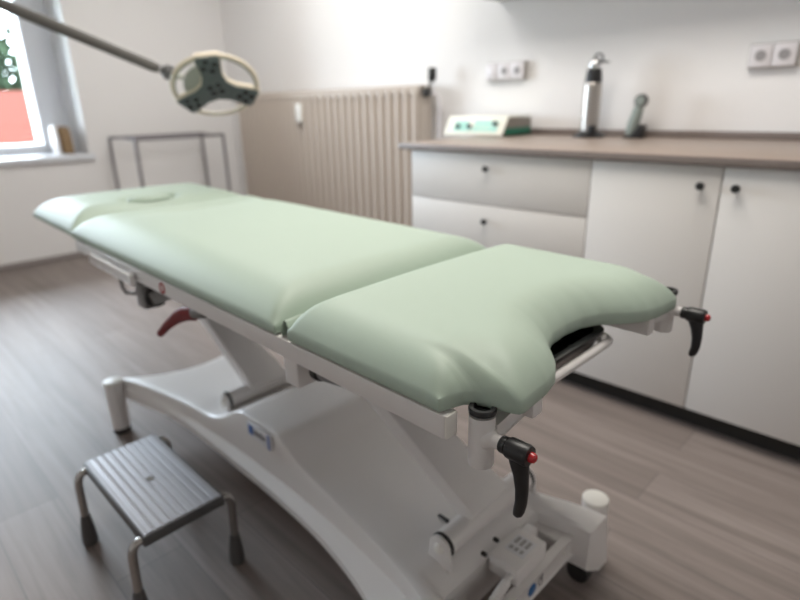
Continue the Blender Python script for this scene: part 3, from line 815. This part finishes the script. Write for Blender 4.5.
rbo = rb.build('ribbed_body', 'rad', rad, 30)
for x in (-.8, .8):
    for z in (.15, .80): MB().box((x - .015, RYB - .01, z), (x + .015, -.001, z + .04), .002).build('wall_bracket', 'gmetal', rad)
mx_ = -3.548 - oxr
MB().box((mx_ - .030, RYF - .026, .815), (mx_ + .030, RYF + .004, .945), .006, 3).build('heat_meter', 'cap', rad)
vx = RX1 - oxr
vb = MB(); vb.cyl((vx - .004, -.10, RZ1 - RZ0 - .045), (vx + .05, -.10, RZ1 - RZ0 - .045), .016, n=20); vb.sphere((vx + .03, -.12, RZ1 - RZ0 - .045), .026)
vb.build('valve_body', 'rubber', rad)
vh = MB(); vh.tube([(vx + .03, -.12, RZ1 - RZ0 - .04), (vx + .05, -.105, RZ1 - RZ0 + .01), (vx + .055, -.10, RZ1 - RZ0 + .02)], .009, 14)
vh.build('valve_neck', 'gmetal', rad)
MB().cyl((vx + .055, -.10, RZ1 - RZ0 + .018), (vx + .057, -.10, RZ1 - RZ0 + .092), .024, n=24, bev=.006).build('valve_head', 'rubber', rad)
MB().tube([(vx + .05, -.10, RZ1 - RZ0 - .045), (vx + .085, -.085, RZ1 - RZ0 - .06), (vx + .095, -.08, RZ1 - RZ0 - .10), (vx + .095, -.08, -RZ0)], .009, 14).build('supply_pipe', 'sockw', rad)

# ------------------------------------------------------------------ tube rack by the window wall
rk = thing('tube_frame_rack', 'empty grey tubular metal frame rack standing against the left wall by the radiator', 'rack', (-4.5, -.75, 0))
RXa, RXb, RYa, RYb, RZ = -.185, .235, -.385, .365, .885
rt = .012
corners = [(RXa, RYa), (RXb, RYa + .03), (RXb, RYb - .03), (RXa, RYb)]
for x, y in corners:
    lg = MB().tube([(x, y, .012), (x, y, RZ)], rt, 14).build('leg', 'rack', rk)
    MB().cyl((x, y, 0), (x, y, .02), .016, n=16, bev=.002).build('rubber_foot', 'rubber', lg)
tb = MB().tube([(x, y, RZ) for x, y in corners], rt, 12, closed=True).build('top_frame', 'rack', rk)
MB().tube([(x, y, .25) for x, y in corners], .008, 12, closed=True).build('lower_frame', 'rack', rk)

# ornament on the sill
so = thing('rounded_ornament', 'brown rounded wooden ornament with pale rim on the window sill', 'ornament', (XL - .19, -1.39, WZ0 + .0305))
def halfoval(w_, h, n=20):
    return [(-w_, 0)] + [(w_, 0)] + [(w_ * math.cos(a) ** .8 if math.cos(a) > 0 else -w_ * (-math.cos(a)) ** .8, h * .35 + h * .65 * math.sin(a)) for a in np.linspace(0, PI, n)]
MB().prism(halfoval(.075, .20), (.03, -.01, 0), (1, 0, 0), (0, 0, 1), -.075, .012).build('body', 'brown', so)
MB().prism(halfoval(.080, .215), (.03, -.028, 0), (1, 0, 0), (0, 0, 1), .022, .006).build('pale_rim', 'palewood', so)

# ------------------------------------------------------------------ examination lamp
cam_loc = Vector((0, -2.7272, 1.08593))
Rr = Vector((.71232621, .701564, -.01998328)); Uu = Vector((-.21881362, .24904342, .94345004)); Ff = Vector((-.66686728, .66767157, -.33091191))
FPX = 558.59552
def at(px, py, depth): return cam_loc + (Ff + Rr * ((px - 400) / FPX) + Uu * ((300 - py) / FPX)) * depth
lc = Vector((-2.264, -1.506, 1.162))           # hanging above the head cushion, lenses turned down to it
n_l = Vector((.583, -.292, -.758)).normalized(); ulat = Vector((.596, .788, .155)); ulat = (ulat - n_l * ulat.dot(n_l)).normalized(); vlat = n_l.cross(ulat)
LA = (85.4, -34.6, 205.4)
lamp = thing('examination_lamp', 'three armed grey and cream examination lamp hanging over the head of the couch', 'lamp', lc)
def lo_(x, y, z): return ulat * x + vlat * y + n_l * z
def tre(rc, w_, L_):
    pts = []
    for a0 in LA:
        a = math.radians(a0); d = Vector((math.cos(a), math.sin(a))); s = Vector((-d.y, d.x))
        pts.append((a0, d, s))
    out = []
    order = sorted(pts, key=lambda q: q[0])
    for i, (a0, d, s) in enumerate(order):
        nx_ = order[(i + 1) % 3]
        out += [d * .072 - s * w_ * .82, d * (L_ - .01) - s * w_, d * L_ - s * (w_ - .008), d * L_ + s * (w_ - .008), d * (L_ - .01) + s * w_, d * .072 + s * w_ * .82]
        mid = (d + nx_[1]).normalized(); out.append(mid * rc)
    return [(p.x, p.y) for p in out]
hsg = MB(); hsg.prism(tre(.062, .053, .176), lo_(0, 0, -.024), ulat, vlat, .024, .006); hso = hsg.build('housing', 'lampcream', lamp)
fc = MB(); fc.prism(tre(.058, .048, .170), lo_(0, 0, .0005), ulat, vlat, .006, .002); fco = fc.build('face_plate', 'lampface', lamp)
for cxx, cyy in [(0, 0)] + [(.125 * math.cos(math.radians(a)), .125 * math.sin(math.radians(a))) for a in LA]:
    ang = math.atan2(cyy, cxx) if (cxx or cyy) else .6
    for k in range(4):
        a = ang + k * PI / 2 + .35; rr_ = .025
        MB().lathe([(.0125, 0), (.0125, .0015), (.010, .003), (.004, .0015)], lo_(cxx + rr_ * math.cos(a), cyy + rr_ * math.sin(a), .006), n_l, 16).build('lens', 'lens', fco)
rgm = MB(); RR = .168
rgm.tube([lo_(RR * math.cos(a), RR * math.sin(a), -.012) for a in np.linspace(0, 2 * PI, 72, False)], .0085, 12, closed=True)
rgm.build('ring', 'lampcream', lamp)
rgd = MB(); rgd.tube([lo_((RR - .010) * math.cos(a), (RR - .010) * math.sin(a), -.006) for a in np.linspace(0, 2 * PI, 72, False)], .0035, 8, closed=True)
rgd.build('ring_seal', 'lampgrey', lamp)
# yoke sector between the two left arms, joint and arm
yk = MB(); sect = [(.03 * math.cos(math.radians(a)), .03 * math.sin(math.radians(a))) for a in (200, 90)] + [(.125 * math.cos(math.radians(a)), .125 * math.sin(math.radians(a))) for a in np.linspace(103, 188, 10)]
yk.prism(sect, lo_(0, 0, -.030), ulat, vlat, .018, .003); yk.build('yoke', 'lampgrey', lamp)
j0 = at(187, 78.5, 2.30) - lc; j1 = at(177, 75.5, 2.29) - lc; j2 = at(161, 69.5, 2.27) - lc
jn = MB(); jn.tube([j0, j0.lerp(j1, .7), j1], [.011, .012, .014], 16); jn.build('joint_pin', 'lampgrey', lamp)
jk = MB(); dj = (j2 - j1).normalized(); lj = (j2 - j1).length
jk.lathe([(.014, 0), (.020, .008), (.030, .014), (.030, .044), (.020, .052), (.017, lj)], j1, dj, 8); jk.build('joint_knuckle', 'sageedge', lamp)
e1 = at(158, 68.5, 2.265) - lc; e2 = at(-110, -42, 2.18) - lc
MB().tube([e1, e1.lerp(e2, .02), e2], [.017, .0205, .026], 20).build('spring_arm', 'armm', lamp)
e3 = at(-165, -60, 2.17) - lc
el = MB(); el.sphere(e2, .034); el.tube([e2, e3], .022, 18); el.sphere(e3, .034); el.build('elbow', 'lampface', lamp)
zt3 = ZC - lc.z
MB().tube([e3, (e3.x, e3.y, zt3 - .03)], .02, 20).build('ceiling_tube', 'white', lamp)
MB().lathe([(.09, -.035), (.10, -.03), (.10, -.004), (.095, 0)], (e3.x, e3.y, zt3 - .0005), (0, 0, 1), 32).build('ceiling_plate', 'white', lamp)

# ------------------------------------------------------------------ outside the window
GZ = -4.2
og = MB().box((-70, -50, GZ - .2), (XL - 1.2, 50, GZ)).build('outside_ground', 'ground'); og['kind'] = 'structure'
hs_ = thing('outside_house', 'white house with a red tiled roof seen through the window', 'house', (-19.5, 1.0, GZ))
MB().box((-3.5, -6, 0), (3.5, 6, 4.35)).build('house_wall', 'render', hs_)
rf = MB(); rf.prism([(-4.1, 4.2), (4.1, 4.2), (4.1, 4.4), (0, 5.85), (-4.1, 4.4)], (0, 6.4, 0), (1, 0, 0), (0, 0, 1), 12.8)
rf.build('house_roof', 'roof', hs_)
for y in (-4.4, -1.6, 1.6, 4.4):
    f = MB().box((3.48, y - .55, 2.4), (3.54, y + .55, 3.7)).build('house_window', 'winf', hs_)
    MB().box((3.535, y - .47, 2.48), (3.56, y + .47, 3.62)).build('house_pane', 'pane_dark', f)
def tree(x, y, h, r, label, seed):
    rnd = random.Random(seed)
    t = thing('outside_tree', label, 'tree', (x, y, GZ), 'trees outside the window')
    tk = MB(); tk.tube([(0, 0, 0), (.05, .02, h * .3), (0, .05, h * .75)], [.22, .17, .07], 10)
    for k in range(6):
        a = rnd.random() * 6.3; tk.tube([(.02, .03, h * (.35 + .06 * k)), (math.cos(a) * r * .5, math.sin(a) * r * .5, h * (.5 + .06 * k))], [.07, .02], 7)
    tk.build('trunk', 'bark', t)
    vs = []; fs = []
    for k in range(1500):
        while True:
            p = Vector((rnd.uniform(-1, 1), rnd.uniform(-1, 1), rnd.uniform(-1, 1)))
            if .35 < p.length < 1: break
        c = Vector((p.x * r, p.y * r, h * .62 + p.z * h * .38)); s = rnd.uniform(.16, .30)
        a = Vector((rnd.gauss(0, 1), rnd.gauss(0, 1), rnd.gauss(0, 1))).normalized(); b = a.orthogonal().normalized()
        n0 = len(vs); vs += [c + a * s, c + b * s * .5 + a.cross(b) * s * .1, c - a * s, c - b * s * .5]; fs.append((n0, n0 + 1, n0 + 2, n0 + 3))
    lf = MB(); lf.add(vs, fs); lf.build('foliage', 'leaf', t)
tree(-27.5, 3.5, 8.6, 1.7, 'dark green leafy tree rising behind the red roof outside', 3)
tree(-26.0, -2.2, 7.0, 1.5, 'second leafy tree further left behind the red roof outside', 9)

# ------------------------------------------------------------------ light, world, camera
sc_ = bpy.context.scene
wd_ = bpy.data.worlds.new('sky'); sc_.world = wd_; wd_.use_nodes = True
bg = wd_.node_tree.nodes['Background']; bg.inputs[0].default_value = (.80, .89, 1.0, 1); bg.inputs[1].default_value = 15.0
pd = bpy.data.lights.new('window_portal', 'AREA'); pd.shape = 'RECTANGLE'; pd.size = WZ1 - WZ0; pd.size_y = WY1 - WY0; pd.cycles.is_portal = True
po = bpy.data.objects.new('window_portal', pd); C.objects.link(po); po.location = (X3 - .02, (WY0 + WY1) / 2, (WZ0 + WZ1) / 2); po.rotation_euler = (0, -PI / 2, 0)
sc_.cycles.use_denoising = True
sc_.cycles.max_bounces = 10; sc_.cycles.diffuse_bounces = 6; sc_.cycles.sample_clamp_indirect = 8
sc_.cycles.caustics_reflective = False; sc_.cycles.caustics_refractive = False

cd = bpy.data.cameras.new('camera'); cam = bpy.data.objects.new('camera', cd); C.objects.link(cam)
mw = Matrix((( Rr.x, Uu.x, -Ff.x, cam_loc.x), (Rr.y, Uu.y, -Ff.y, cam_loc.y), (Rr.z, Uu.z, -Ff.z, cam_loc.z), (0, 0, 0, 1)))
cam.matrix_world = mw
cd.sensor_fit = 'HORIZONTAL'; cd.sensor_width = 36; cd.lens = 36 * FPX / 800; cd.clip_start = .05; cd.clip_end = 200
fpnt = Vector((CX + 1.10, CY - .271, .66))
cd.dof.use_dof = True; cd.dof.focus_distance = (fpnt - cam_loc).dot(Ff); cd.dof.aperture_fstop = 2.6
sc_.camera = cam
vs_ = sc_.view_settings
vs_.view_transform = 'Standard'; vs_.look = 'None'; vs_.gamma = 1; vs_.use_curve_mapping = False; vs_.exposure = 0.76
